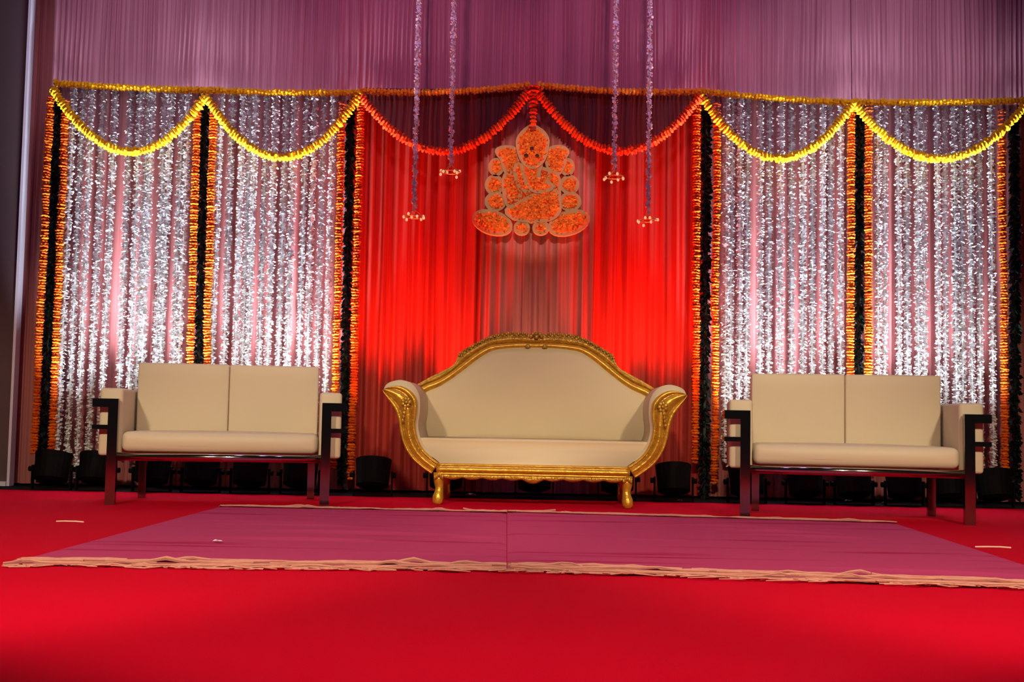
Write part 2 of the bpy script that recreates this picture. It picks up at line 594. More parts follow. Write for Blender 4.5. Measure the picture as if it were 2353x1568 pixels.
# ------------------------------------------------------------------ marigold garlands
def marigold(name, m, seed):
    r = random.Random(seed)
    n = 12
    vv = [(0, 0, -0.30)]
    for rad, z in ((0.62, -0.36), (1.0, -0.08), (0.98, 0.12), (0.6, 0.36)):
        for k in range(n):
            a = 2 * PI * (k + r.uniform(-0.2, 0.2)) / n
            q = rad * (1 + (0.10 if k % 2 else -0.10) + r.uniform(-0.06, 0.06))
            vv.append((q * math.cos(a), q * math.sin(a), z + r.uniform(-0.10, 0.10)))
    vv.append((0, 0, 0.30))
    ff = []
    for k in range(n):
        k2 = (k + 1) % n
        ff.append((0, 1 + k2, 1 + k))
        for j in range(3):
            ff.append((1 + j * n + k, 1 + j * n + k2, 1 + (j + 1) * n + k2, 1 + (j + 1) * n + k))
        ff.append((1 + 3 * n + k, 1 + 3 * n + k2, len(vv) - 1))
    me = bpy.data.meshes.new(name)
    me.from_pydata(vv, [], ff)
    me.materials.append(m)
    me.update()
    return me


FLOWERS = {c: [marigold('marigold', M[c], 100 + i) for i in range(3)] for c in ('orange', 'yellow', 'amber', 'vermilion')}


def garland(name, pts, color, radius, step, label, group, thick=1.35, taper=None):
    root = empty(name, pts[0])
    base = Vector(pts[0])
    tag(root, label, 'garland', group)
    line = polyline(pts, step)
    mb_ = MB()
    mb_.tube([p - base for p, t in line[::4] + [line[-1]]], 0.004, 5)
    mb_.build('cord', M['cord'], root)
    n = len(line)
    for i, (p, t) in enumerate(line):
        o = bpy.data.objects.new('marigold', FLOWERS[color][rnd.randrange(3)])
        C.objects.link(o)
        o.parent = root
        s = radius * rnd.uniform(0.86, 1.12)
        if taper:
            s *= taper(i / (n - 1))
        o.location = p - base + Vector((rnd.uniform(-1, 1), rnd.uniform(-0.5, 0.5), rnd.uniform(-1, 1))) * radius * 0.10
        tt = (t + Vector((rnd.uniform(-1, 1), rnd.uniform(-1, 1), rnd.uniform(-1, 1))) * 0.16).normalized()
        q = tt.to_track_quat('Z', 'X') @ Quaternion((0, 0, 1), rnd.uniform(0, 6.28))
        o.rotation_mode = 'QUATERNION'
        o.rotation_quaternion = q
        o.scale = (s, s, step * thick)
    return root


def arc(a, b, sag, Y, n=9):
    return [at(a[0] + (b[0] - a[0]) * k / (n - 1), a[1] + (b[1] - a[1]) * k / (n - 1) + sag * 4 * (k / (n - 1)) * (1 - k / (n - 1)), Y) for k in range(n)]


for (a, b, s, c, lab) in TOPS:
    garland('marigold_garland', arc(a, b, s, VAL_Y - 0.035), c, 0.024, 0.023, lab, 'level garlands along the top')
for (a, b, s, c, lab) in SWAGS:
    garland('marigold_swag', arc(a, b, s, VAL_Y - 0.055, 13), c, 0.030, 0.023, lab, 'drooping garland swags')
garland('marigold_drop', [at(1226, 202, VAL_Y - 0.09), at(1225, 286, VAL_Y - 0.09)], 'vermilion', 0.032, 0.022,
        'short vermilion marigold drop hanging above the elephant emblem', 'short drops', taper=lambda t: 1.15 - 0.55 * t)

PILLAR_ORANGE = [  # top px/py, bottom px/py, label
    ((116, 225), (78, 1040), 'orange marigold garland along the left side of the leftmost black leaf garland'),
    ((152, 232), (118, 1042), 'orange marigold garland between leftmost leaf garland and first white string'),
    ((454, 235), (432, 1040), 'orange marigold garland along left side of leaf garland behind left sofa'),
    ((492, 235), (469, 1040), 'orange marigold garland along right side of leaf garland behind left sofa'),
    ((788, 235), (765, 1075), 'orange marigold garland edging white strings beside the left red bay'),
    ((829, 240), (806, 1100), 'red-lit marigold garland edging the left red curtain'),
    ((1602, 240), (1597, 1062), 'red-lit marigold garland edging the right red curtain'),
    ((1648, 240), (1641, 1110), 'orange marigold garland edging white strings beside the right red bay'),
    ((1957, 250), (1952, 1070), 'orange marigold garland along left side of leaf garland behind right sofa'),
    ((1996, 250), (1994, 1070), 'orange marigold garland along right side of leaf garland behind right sofa'),
    ((2302, 255), (2309, 1075), 'orange marigold garland edging the rightmost white string'),
]
for (a, b, lab) in PILLAR_ORANGE:
    pa, pb = at(a[0], a[1], GAR_Y), at(b[0], b[1], GAR_Y)
    pts = [pa.lerp(pb, k / 8) + Vector((rnd.uniform(-0.005, 0.005) if 0 < k < 8 else 0, 0, 0)) for k in range(9)]
    garland('marigold_garland', pts, 'orange', 0.0255, 0.0190, lab, 'upright orange garlands')


# ------------------------------------------------------------------ leaf garlands and white flower strings
def scatter_mesh(name, length, n, rad, size, seed, m, curl=0.35, aspect=1.6, droop=0.3):
    """Little bent petals strung round a vertical thread hanging down from z = 0."""
    r = random.Random(seed)
    mb_ = MB()
    for i in range(n):
        z = -length * (i + r.random()) / n
        a = r.uniform(0, 2 * PI)
        out = Vector((math.cos(a), math.sin(a), r.uniform(-droop, droop))).normalized()
        side = out.cross(Vector((r.uniform(-0.6, 0.6), r.uniform(-0.6, 0.6), 1))).normalized()
        nrm = out.cross(side).normalized()
        s = size * r.uniform(0.7, 1.25)
        c = Vector((0, 0, z)) + out * rad * r.uniform(0.12, 0.5)
        tip = c + out * s * aspect * 0.9 + nrm * s * curl
        mid = c + out * s * aspect * 0.45 + nrm * s * curl * 0.6
        mb_.add([c, mid + side * s * 0.5, tip, mid - side * s * 0.5], [(0, 1, 2), (0, 2, 3)])
    me = bpy.data.meshes.new(name)
    me.from_pydata(mb_.v, [], mb_.f)
    me.materials.append(m)
    me.update()
    return me


LEAVES = scatter_mesh('leaves', 1.0, 1500, 0.03, 0.024, 5, M['leaf'])
PILLAR_DARK = [
    ((137, 228), (96, 1095), 'black-green leaf garland at the left end, between two orange garlands'),
    ((472, 236), (449, 1095), 'black-green leaf garland rising behind the left sofa'),
    ((807, 232), (787, 1110), 'black-green leaf garland at left edge of the left red bay'),
    ((1624, 232), (1617, 1135), 'black-green leaf garland at right edge of the right red bay'),
    ((1976, 250), (1972, 1110), 'black-green leaf garland rising behind the right sofa'),
    ((2330, 256), (2334, 1145), 'broad black-green leaf garland at the far right end'),
]
mb = MB(); mb.tube([(0, 0, 0), (0, 0, -1.0)], 0.016, 6)
core_me = mb.mesh('stem'); core_me.materials.append(M['leaf'])
for k, (a, b, lab) in enumerate(PILLAR_DARK):
    pa, pb = at(a[0], a[1], 8.02), at(b[0], b[1], 8.02)
    d = pb - pa
    root = empty('leaf_garland', pa)
    tag(root, lab, 'garland', 'upright leaf garlands')
    q = d.normalized().to_track_quat('-Z', 'Y')
    wid = 1.35 if k == 5 else 1.0
    for nm, me in (('stem', core_me), ('leaves', LEAVES)):
        o = obj(nm, me, None, root)
        o.rotation_mode = 'QUATERNION'
        o.rotation_quaternion = q
        o.scale = (wid, 0.9, d.length)
        if nm == 'leaves':
            stuff(o)
# unit-length leaves get stretched by d.length, so thicken them a little
ORD = ['first', 'second', 'third', 'fourth', 'fifth', 'sixth', 'seventh', 'eighth', 'ninth', 'tenth', 'eleventh', 'twelfth', 'thirteenth']
STR_LEN = 2.45
STRVAR = [scatter_mesh('petals', STR_LEN, 1650, 0.026, 0.0225, 200 + i, M['white_petal'], curl=0.35, aspect=0.95, droop=0.9) for i in range(5)]
mb = MB(); mb.tube([(0, 0, 0.0), (0, 0, -STR_LEN)], 0.006, 5)
thread_me = mb.mesh('thread'); thread_me.materials.append(M['scrap'])
RAIL_Z = at(1176, 203, STR_Y).z
mb = MB(); mb.tube([(at(126, 203, STR_Y).x, STR_Y, RAIL_Z), (3.8, STR_Y, RAIL_Z)], 0.010, 8)
structure(mb.build('hanging_rail', M['can']))  # rail that the white flower strings hang from
PANELS = [
    ([160, 176, 201, 223, 256, 286, 313, 327, 341, 366, 385, 407, 426], 'the leftmost flower panel', 208),
    ([501, 523.5, 551, 566, 581, 603, 627, 648, 671, 695, 717, 736, 760], 'the flower panel left of the red bay', 214),
    ([1667, 1683.5, 1699, 1719, 1745, 1770, 1792, 1820, 1843, 1869, 1889, 1911, 1930], 'the flower panel right of the red bay', 230),
    ([2015, 2036, 2062, 2086, 2108, 2126, 2152, 2176, 2191, 2213, 2228, 2254, 2276], 'the rightmost flower panel', 240),
]
for xs, where, top in PANELS:
    for i, px in enumerate(xs):
        p = at(px, 507, STR_Y)
        zt = RAIL_Z + 0.004
        root = empty('flower_string', (p.x, STR_Y + (0.025 if i % 2 else -0.02), zt))
        tag(root, ORD[i] + ' white petal string from the left in ' + where, 'flower string', 'white flower strings in ' + where)
        ln = (zt - (rnd.uniform(0.04, 0.085) if px < 215 else rnd.uniform(0.20, 0.27))) / STR_LEN
        rz = rnd.uniform(0, 6.28)
        lean = rnd.uniform(-0.003, 0.003)
        for nm, me in (('thread', thread_me), ('petals', STRVAR[rnd.randrange(5)])):
            o = obj(nm, me, None, root)
            o.rotation_euler = (0, lean, rz)
            wdt = rnd.uniform(0.9, 1.1)
            o.scale = (wdt, wdt, ln)
            if nm == 'petals':
                stuff(o)

# ------------------------------------------------------------------ hanging flower pendants in front of the red bays
HY = 7.45
HPET = scatter_mesh('petals', 1.0, 950, 0.022, 0.017, 321, M['white_petal'], curl=0.4, aspect=1.0, droop=0.8)
for (px, py, lab) in [
    (951, 488, 'long dim white flower pendant hanging nearest the left leaf garland'),
    (1035, 385, 'short dim white flower pendant hanging left of the elephant emblem'),
    (1411, 396, 'short dim white flower pendant hanging right of the elephant emblem'),
    (1489, 496, 'long dim white flower pendant hanging nearest the right leaf garland'),
]:
    p = at(px, py, HY)
    root = empty('flower_pendant', p)
    tag(root, lab, 'flower pendant', 'hanging flower pendants')
    L = 4.29 - p.z
    mb = MB(); mb.tube([(0, 0, 0), (0, 0, L)], 0.003, 5)
    mb.build('cord', M['thread'], root)
    o = obj('petals', HPET, None, root)
    o.location = (0, 0, L)
    o.scale = (0.95, 0.95, L - 0.04)
    stuff(o)
    mb = MB()
    ring = [(0.062 * math.cos(2 * PI * k / 16), 0.062 * math.sin(2 * PI * k / 16), -0.03) for k in range(17)]
    mb.tube(ring, 0.003, 5, caps=False)
    for k in range(3):
        a = 2 * PI * k / 3
        mb.tube([(0, 0, 0.02), (0.062 * math.cos(a), 0.062 * math.sin(a), -0.03)], 0.0018, 4)
    hoop = mb.build('hoop', M['brass'], root)
    mb = MB(); mb.ball((0, 0, 0), 0.0085, 0.0085, 0.011, 8, 5)
    bud_me = mb.mesh('bud'); bud_me.materials.append(M['bud'])
    for k in range(8):
        a = 2 * PI * k / 8 + rnd.uniform(0, 0.6)
        o = obj('bud', bud_me, None, root)
        o.location = (0.064 * math.cos(a), 0.064 * math.sin(a), -0.040 + rnd.uniform(-0.014, 0.022))

# ------------------------------------------------------------------ elephant-headed flower emblem
EY = 7.99
ec = at(1221, 420, EY)
emb = empty('flower_emblem', ec)
tag(emb, 'orange petal emblem of a seated elephant-headed figure with tan outline', 'emblem')


def EP(zx, zy):
    p = at(1060 + zx / 4.6125, 240 + zy / 4.6125, EY)
    return (p.x - ec.x, p.z - ec.z)


def ell(cx, cy, rx, ry, rot=0.0, n=22):
    a = math.radians(rot)
    return [EP(cx + rx * math.cos(t) * math.cos(a) - ry * math.sin(t) * math.sin(a), cy + rx * math.cos(t) * math.sin(a) + ry * math.sin(t) * math.cos(a))
            for t in (2 * PI * k / n for k in range(n))]


def smooth_poly(pts, n=34):
    P = [EP(*p) for p in pts]
    P2 = P[-2:] + P + P[:2]
    Q = catmull([Vector((x, z)) for x, z in P2], n * 2)
    # keep the stretch that runs once round
    i0 = min(range(n // 2), key=lambda i: (Q[i] - Vector(P[0])).length)
    i1 = min(range(n, n * 2), key=lambda i: (Q[i] - Vector(P[0])).length)
    return [(q.x, q.y) for q in Q[i0:i1]]


def inside(p, poly):
    c = False
    n = len(poly)
    for i in range(n):
        (x1, y1), (x2, y2) = poly[i], poly[i - 1]
        if (y1 > p[1]) != (y2 > p[1]) and p[0] < (x2 - x1) * (p[1] - y1) / (y2 - y1) + x1:
            c = not c
    return c


def offset(poly, d):
    n = len(poly)
    cx, cz = sum(p[0] for p in poly) / n, sum(p[1] for p in poly) / n
    out = []
    for i in range(n):
        a, b = Vector(poly[i - 1]), Vector(poly[(i + 1) % n])
        t = (b - a).normalized()
        nn = Vector((t.y, -t.x))
        if nn.dot(Vector(poly[i]) - Vector((cx, cz))) < 0:
            nn = -nn
        out.append((poly[i][0] + nn.x * d, poly[i][1] + nn.y * d))
    return out


def emblem_part(name, poly, layer, rim=0.016, seed=0):
    y0 = -0.012 * layer
    mb_ = MB()
    mb_.prism(offset(poly, rim), y0 - 0.022, y0 + 0.03)
    pl = mb_.build(name, M['foam'], emb)
    r = random.Random(900 + seed)
    xs, zs = [p[0] for p in poly], [p[1] for p in poly]
    area_ = (max(xs) - min(xs)) * (max(zs) - min(zs))
    mb2 = MB()
    pad = offset(poly, -0.009)
    mb2.prism(pad, y0 - 0.026, y0 - 0.022)
    for _ in range(int(area_ * 8500)):
        p = (r.uniform(min(xs), max(xs)), r.uniform(min(zs), max(zs)))
        if not inside(p, pad):
            continue
        s = r.uniform(0.009, 0.016)
        a = r.uniform(0, 6.28)
        d1 = Vector((math.cos(a), r.uniform(-0.9, -0.1), math.sin(a))).normalized()
        d2 = d1.cross(Vector((r.uniform(-0.5, 0.5), 1, r.uniform(-0.5, 0.5)))).normalized()
        c = Vector((p[0], y0 - 0.026, p[1]))
        mb2.add([c, c + d1 * s + d2 * s * 0.55, c + d1 * s * 1.7, c + d1 * s - d2 * s * 0.55], [(0, 1, 2), (0, 2, 3)])
    me = bpy.data.meshes.new('petals')
    me.from_pydata(mb2.v, [], mb2.f)
    me.update()
    stuff(obj('petals', me, M['emblem_petal'], pl))
    return pl


EMB = [
    ('leg', ell(330, 1258, 196, 104, 17), 1), ('leg', ell(1140, 1262, 204, 104, -17), 1),
    ('side_roll', ell(370, 672, 58, 74), 0), ('side_roll', ell(352, 862, 78, 86), 0), ('side_roll', ell(362, 1040, 90, 80), 0.5),
    ('side_roll', ell(1122, 672, 54, 74), 0), ('side_roll', ell(1145, 858, 80, 82), 0), ('side_roll', ell(1152, 1040, 94, 82), 0.5),
    ('toe', ell(640, 1318, 62, 52), 2), ('toe', ell(842, 1318, 66, 52), 2),
    ('ear', smooth_poly([(380, 505), (460, 470), (560, 485), (600, 560), (600, 650), (560, 735), (490, 740), (455, 670), (430, 590)]), 1),
    ('ear', smooth_poly([(945, 485), (1045, 465), (1120, 510), (1095, 570), (1080, 650), (1030, 735), (955, 735), (915, 650), (905, 560)]), 1),
    ('torso', smooth_poly([(470, 760), (620, 700), (820, 690), (1010, 770), (1030, 950), (1000, 1120), (760, 1180), (520, 1100), (460, 950)]), 1.5),
    ('arm', smooth_poly([(470, 770), (540, 760), (560, 860), (620, 950), (600, 1010), (520, 1000), (465, 900)]), 2),
    ('arm', smooth_poly([(940, 750), (1010, 760), (1015, 850), (960, 880), (925, 830)]), 2),
    ('forearm', smooth_poly([(590, 660), (640, 680), (650, 790), (720, 900), (680, 930), (600, 850), (575, 740)]), 2.5),
    ('folded_leg', smooth_poly([(480, 1140), (620, 1060), (760, 985), (900, 930), (1010, 950), (1030, 1060), (1030, 1150), (960, 1215), (840, 1240), (680, 1240), (560, 1215)]), 2.5),
    ('trunk', smooth_poly([(660, 640), (830, 640), (815, 740), (820, 800), (900, 840), (960, 900), (850, 935), (760, 925), (690, 850), (665, 760)]), 3.2),
    ('head', smooth_poly([(750, 262), (815, 287), (872, 335), (905, 395), (905, 455), (890, 545), (860, 610), (815, 660), (755, 685), (695, 665), (650, 615), (618, 540), (602, 460), (604, 400), (640, 340), (690, 290)]), 4.2),
]
for k, (nm, poly, lay) in enumerate(EMB):
    emblem_part(nm, poly, lay, seed=k)
for (zx, zy, r_) in ((745, 498, 22), (685, 572, 24), (800, 574, 22)):
    x, z = EP(zx, zy)
    mb = MB(); mb.ball((x, -0.093, z), r_ / 4.6125 / 345, 0.008, r_ / 4.6125 / 345 * 0.8, 10, 6)
    mb.build('eye' if zy > 520 else 'forehead_mark', M['black_mark'], emb, True)
mb = MB()
for sx in (-0.12, 0.12):
    mb.tube([(sx, 0.02, 0.15), (sx * 0.3, 0.05, 4.28 - ec.z)], 0.0015, 4)
mb.build('hanging_wire', M['cord'], emb)


# ------------------------------------------------------------------ beige two-seat sofas with chrome frames
def white_sofa(loc, rz, label):
    root = empty('chrome_sofa', loc, rz)
    tag(root, label, 'sofa', 'beige two-seat sofas')
    W = 0.583            # leg line
    rbox('seat', -0.538, 0.538, -0.015, 0.60, 0.292, 0.405, 0.035, M['leather'], root, 4, puff=0.008)
    for s in (-1, 1):
        rbox('back_cushion', min(0, s * 0.532) + 0.0012, max(0, s * 0.532) - 0.0012, 0.44, 0.585, 0.39, 0.808, 0.012, M['leather'], root, 3, puff=0.004)
        a, b = sorted((s * 0.541, s * 0.668))
        rbox('armrest', a, b, 0.03, 0.60, 0.268, 0.645, 0.018, M['leather'], root, 3)
        # front post doubles as leg, two bars wrap round the outside of the armrest
        mb_ = MB(); mb_.box(s * W - 0.0265, s * W + 0.0265, -0.035, 0.012, 0.0, 0.585)
        leg = mb_.build('leg', M['chrome'], root)
        mb_ = MB(); x0, x1 = sorted((s * (W + 0.0265), s * 0.695))
        mb_.box(x0, x1, -0.03, 0.01, 0.538, 0.585)
        xo = sorted((s * 0.672, s * 0.695))
        mb_.box(xo[0], xo[1], 0.01, 0.60, 0.538, 0.585)
        mb_.build('arm_bar', M['chrome'], root)
        mb_ = MB(); mb_.box(x0, x1, -0.025, 0.01, 0.415, 0.440)
        mb_.box(xo[0], xo[1], 0.01, 0.60, 0.415, 0.440)
        mb_.build('arm_bar', M['chrome'], root)
        xi = s * 0.50
        mb_ = MB(); mb_.box(xi - 0.022, xi + 0.022, 0.555, 0.60, 0.0, 0.27)
        mb_.build('leg', M['chrome'], root)
    mb_ = MB(); mb_.tube([(-W + 0.027, -0.008, 0.266), (W - 0.027, -0.008, 0.266)], 0.023, 20)
    rail = mb_.build('front_rail', M['chrome_bright'], root, True)
    mb_ = MB(); mb_.box(-0.60, 0.60, 0.56, 0.60, 0.245, 0.288)
    mb_.build('rear_rail', M['chrome'], root)
    return root


white_sofa((-1.625, 6.63, 0), math.radians(9), 'beige two-seat sofa on chrome posts, in front of the left flower panels')
white_sofa((1.862, 6.36, 0), math.radians(-9), 'beige two-seat sofa on chrome posts, in front of the right flower panels')

# ------------------------------------------------------------------ gilded wedding sofa
GY, GB = 7.0, 7.50
gc = at(1226, 1000, GY)
groot = empty('gilded_sofa', (gc.x, GY, 0), math.radians(-2.0))
tag(groot, 'cream high-backed wedding sofa with carved gold frame and scrolled arms', 'sofa')


def GP(px, py, Y=GY):
    p = at(px, py, Y)
    k = 1.0
    return Vector((p.x - gc.x, p.z))


def gband(name, A, B, prof, ydepth, m, n=60, mirror=True, back=0.05, closed=True):
    """A moulding between lines A and B (x, z), its section given by prof = [(t across, how far it stands proud)]."""
    A2, B2 = catmull(A, n), catmull(B, n)
    res = []
    for sgn in ((1, -1) if mirror else (1,)):
        mb_ = MB()
        vv = []
        k = len(prof)
        for a, b in zip(A2, B2):
            for t, h in prof:
                q = a.lerp(b, t)
                vv.append((sgn * q.x, ydepth - h, q.y))
            vv.append((sgn * b.x, ydepth + back, b.y))
            vv.append((sgn * a.x, ydepth + back, a.y))
        w_ = k + 2
        ff = []
        for i in range(n - 1):
            for j in range(w_):
                j2 = (j + 1) % w_
                ff.append((i * w_ + j, i * w_ + j2, (i + 1) * w_ + j2, (i + 1) * w_ + j))
        ff.append(tuple(range(w_)))
        ff.append(tuple((n - 1) * w_ + j for j in range(w_))[::-1])
        mb_.add(vv, ff)
        res.append(mb_.build(name, m, groot, True))
    return res


MOULD = [(0, 0.0), (0.03, 0.018), (0.10, 0.024), (0.17, 0.018), (0.21, 0.006), (0.30, 0.016), (0.45, 0.034), (0.58, 0.036), (0.70, 0.022), (0.79, 0.006), (0.83, 0.018), (0.90, 0.024), (0.97, 0.018), (1, 0.0)]
arm_out = [GP(*p) for p in [(878, 897), (883, 907), (892, 921), (906, 943), (914, 968), (919, 998), (929, 1029), (947, 1056), (970, 1076), (990, 1090)]]
arm_in = [GP(*p) for p in [(884, 893), (898, 888), (920, 887), (942, 898), (957, 919), (957, 950), (953, 975), (958, 1004), (970, 1030), (988, 1049), (1008, 1064)]]
arms = gband('arm_frame', arm_out, arm_in, MOULD, 0.0, M['gold'], 70)
# carved rosette set in the flare of each arm
for k, a in enumerate(arms):
    sgn = 1 if k == 0 else -1
    mb = MB()
    c = GP(934, 925)
    for j in range(7):
        an = 2 * PI * j / 7
        mb.ball((sgn * (c.x + 0.020 * math.cos(an)), -0.036, c.y + 0.022 * math.sin(an)), 0.013, 0.010, 0.013, 7, 5)
    mb.ball((sgn * c.x, -0.042, c.y), 0.011, 0.012, 0.011, 8, 5)
    for j in range(4):
        q = GP(931 - j * 1.5, 940 + j * 9)
        mb.ball((sgn * q.x, -0.036, q.y), 0.012 - 0.0015 * j, 0.009, 0.014, 7, 5)
    mb.build('rosette', M['gold_carved'], a, True)
# upholstered arms: the roll over the top and the inner side, running back to the back rest
roll = [GP(*p) for p in [(879, 897), (884, 885), (897, 877), (919, 873), (940, 879), (955, 894), (963, 916), (963, 948), (959, 975), (963, 1002), (976, 1028), (992, 1047)]]
under = [GP(*p) for p in [(992, 1075), (950, 1055), (930, 1028), (921, 998), (917, 968), (910, 938), (898, 917)]]
for sgn in (1, -1):
    P = catmull(roll, 40)
    Q = catmull(under, 16)
    loop = [(sgn * p.x, p.y) for p in P + Q]
    mb = MB()
    n = len(loop)
    ys = [0.004, -0.004, 0.02, 0.3, 0.54]
    vv, ff = [], []
    for j, (y, sc) in enumerate(((0.012, 1.0), (0.03, 1.0), (0.28, 1.0), (0.50, 0.985))):
        for (x, z) in loop:
            vv.append((x, y, z if j < 3 else z))
    for j in range(3):
        for i in range(n):
            ff.append((j * n + i, j * n + (i + 1) % n, (j + 1) * n + (i + 1) % n, (j + 1) * n + i))
    ff.append(tuple(range(n)))
    ff.append(tuple(3 * n + i for i in range(n))[::-1])
    mb.add(vv, ff)
    mb.build('arm_pad', M['upholstery'], groot, True)
# seat rail and carved apron
RAIL = [(0, 0.0), (0.06, 0.016), (0.16, 0.018), (0.22, 0.006), (0.36, 0.026), (0.55, 0.034), (0.72, 0.024), (0.82, 0.006), (0.88, 0.016), (0.96, 0.016), (1, 0)]
xr = GP(1003, 1062).x
zt_, zb_ = GP(1226, 1069).y, GP(1226, 1095).y
gband('seat_rail', [Vector((xr, zt_)), Vector((0, zt_)), Vector((-xr, zt_))], [Vector((xr, zb_)), Vector((0, zb_)), Vector((-xr, zb_))], RAIL, 0.0, M['gold'], 40, False, 0.06)
mb = MB()
n = 120
for i in range(n):
    u0, u1 = i / n, (i + 1) / n

    def low(u):
        s = abs(u - 0.5) * 2
        return zb_ - 0.018 - 0.012 * abs(math.sin(u * PI * 9)) - 0.010 * max(0, 1 - (s / 0.14) ** 2) * 1.5
    xa, xb = xr + 0.035 + (-2 * xr - 0.07) * u0, xr + 0.035 + (-2 * xr - 0.07) * u1
    ya, yb = -0.012 - 0.008 * abs(math.sin(u0 * PI * 27)), -0.012 - 0.008 * abs(math.sin(u1 * PI * 27))
    la, lb_ = low(u0), low(u1)
    mb.add([(xa, ya + 0.006, zb_ - 0.0005), (xb, yb + 0.006, zb_ - 0.0005), (xa, ya, (zb_ + la) / 2), (xb, yb, (zb_ + lb_) / 2), (xa, 0.0, la), (xb, 0.0, lb_), (xa, 0.02, zb_ - 0.0005), (xb, 0.02, zb_ - 0.0005), (xa, 0.02, la), (xb, 0.02, lb_)],
           [(0, 1, 3, 2), (2, 3, 5, 4), (4, 5, 9, 8), (8, 9, 7, 6)])
bm = bmesh.new()
me = mb.mesh('apron')
bm.from_mesh(me)
bmesh.ops.remove_doubles(bm, verts=bm.verts, dist=0.0004)
bm.to_mesh(me)
bm.free()
obj('apron', me, M['gold_carved'], groot, True)
# corner blocks and cabriole legs
for sgn in (1, -1):
    for y in (0.0, 0.47):
        mb = MB()
        x0 = GP(1008, 1095).x
        zl = zb_ + 0.01
        pts = [(x0, y, zl), (x0 - 0.002, y, zl - 0.05), (x0 + 0.002, y + 0.004, zl - 0.09), (x0 + 0.001, y - 0.004, zl - 0.118), (x0 - 0.003, y - 0.012, 0.045), (x0 - 0.005, y - 0.020, 0.015), (x0 - 0.005, y - 0.022, 0.0)]
        mb.tube([(sgn * p[0], p[1] + 0.02, p[2]) for p in pts], [0.036, 0.031, 0.025, 0.027, 0.034, 0.031, 0.020], 12)
        lg = mb.build('leg', M['gold'], groot, True)
        if y == 0.0:
            mb = MB()
            for j in range(5):
                mb.ball((sgn * (x0 + (j - 2) * 0.011), -0.016, zl - 0.012 - 0.006 * abs(j - 2)), 0.009, 0.010, 0.016, 7, 5)
            mb.build('knee_carving', M['gold_carved'], lg, True)
# seat and back rest
seat_z = GP(1226, 1004, 7.05).y
side = catmull([GP(*p) for p in [(961, 1006), (964, 1014), (973, 1031), (989, 1048), (1008, 1063)]], 14)
half = [(p.x, p.y) for p in side] + [(xr + 0.01, zt_ - 0.02)]
outl = half + [(-x, z) for x, z in half[::-1]]
mb = MB()
vv, ff = [], []
no = len(outl)
cz = (seat_z + zt_) / 2
for (y, k_) in ((0.016, 0.80), (0.014, 0.90), (0.020, 0.965), (0.034, 1.0), (0.52, 1.0)):
    for (x, z) in outl:
        inx = (1 - k_) * 0.16
        zz = cz + (z - cz) * k_ if z > cz else z
        xx = math.copysign(max(0.0, abs(x) - inx * max(0, (z - cz) / 0.06)), x)
        vv.append((xx, y, zz))
for j in range(4):
    for i in range(no):
        ff.append((j * no + i, j * no + (i + 1) % no, (j + 1) * no + (i + 1) % no, (j + 1) * no + i))
ff.append(tuple(range(no)))
ff.append(tuple(4 * no + i for i in range(no))[::-1])
mb.add(vv, ff)
mb.build('seat', M['upholstery'], groot, True)


def GBk(px, py):
    return GP(px, py, GB)


inner = [GBk(*p) for p in [(952, 915), (977, 901), (1007, 889), (1036, 871), (1065, 850), (1095, 827), (1124, 810), (1155, 804), (1190, 802), (1226, 802)]]
mid = [GBk(*p) for p in [(944, 900), (968, 884), (998, 872), (1026, 856), (1055, 833), (1086, 810), (1117, 794), (1150, 789), (1188, 787), (1226, 788)]]
outer = [GBk(*p) for p in [(940, 890), (957, 880), (982, 866), (1014, 850), (1037, 836), (1050, 812), (1083, 792), (1115, 776), (1145, 767), (1184, 765), (1212, 768), (1226, 772)]]
prof_rail = [(0, 0.0), (0.08, 0.016), (0.3, 0.030), (0.5, 0.034), (0.7, 0.028), (0.92, 0.014), (1, 0.0)]


def full(line):
    return line + [Vector((-p.x, p.y)) for p in line[-2::-1]]


yb_ = GB - GY
gband('back_rail', full(mid), full(inner), prof_rail, yb_, M['gold'], 120, False, 0.07)
# carved crest: a moulded band and two rows of little leaves riding on it
prof_cr = [(0, 0.0), (0.15, 0.012), (0.35, 0.004), (0.5, 0.018), (0.75, 0.020), (0.92, 0.006), (1, 0.004)]
crest = gband('crest', full(outer), full(mid), prof_cr, yb_, M['gold_carved'], 120, False, 0.05)[0]
O2, M2 = catmull(full(outer), 141), catmull(full(mid), 141)
mb = MB()
for i in range(2, 139):
    u = abs(i / 140 - 0.5) * 2
    if u < 0.60:
        for t, rr in ((0.02, 0.0085), (0.42, 0.0075)):
            p = O2[i].lerp(M2[i], t + (0.10 if i % 2 else 0))
            if u < 0.06:
                continue
            mb.ball((p.x, yb_ - 0.012, p.y), rr * (1.2 if i % 2 else 0.9), 0.010, rr * (1.25 if i % 3 else 0.9), 6, 4)
o = stuff(mb.build('leaf_carving', M['gold_carved'], crest, True))
mb = MB()
cc = GBk(1226, 776)
for j in range(5):
    a = PI * (j / 4)
    mb.ball((0.034 * math.cos(a), yb_ - 0.03, cc.y + 0.006 + 0.020 * math.sin(a)), 0.013, 0.012, 0.013, 8, 5)
mb.ball((0, yb_ - 0.036, cc.y + 0.002), 0.016, 0.016, 0.014, 9, 6)
for s in (-1, 1):
    mb.ball((s * 0.055, yb_ - 0.032, GBk(1226, 797).y), 0.020, 0.012, 0.012, 8, 5)
stuff(mb.build('crest_shell', M['gold_carved'], crest, True))
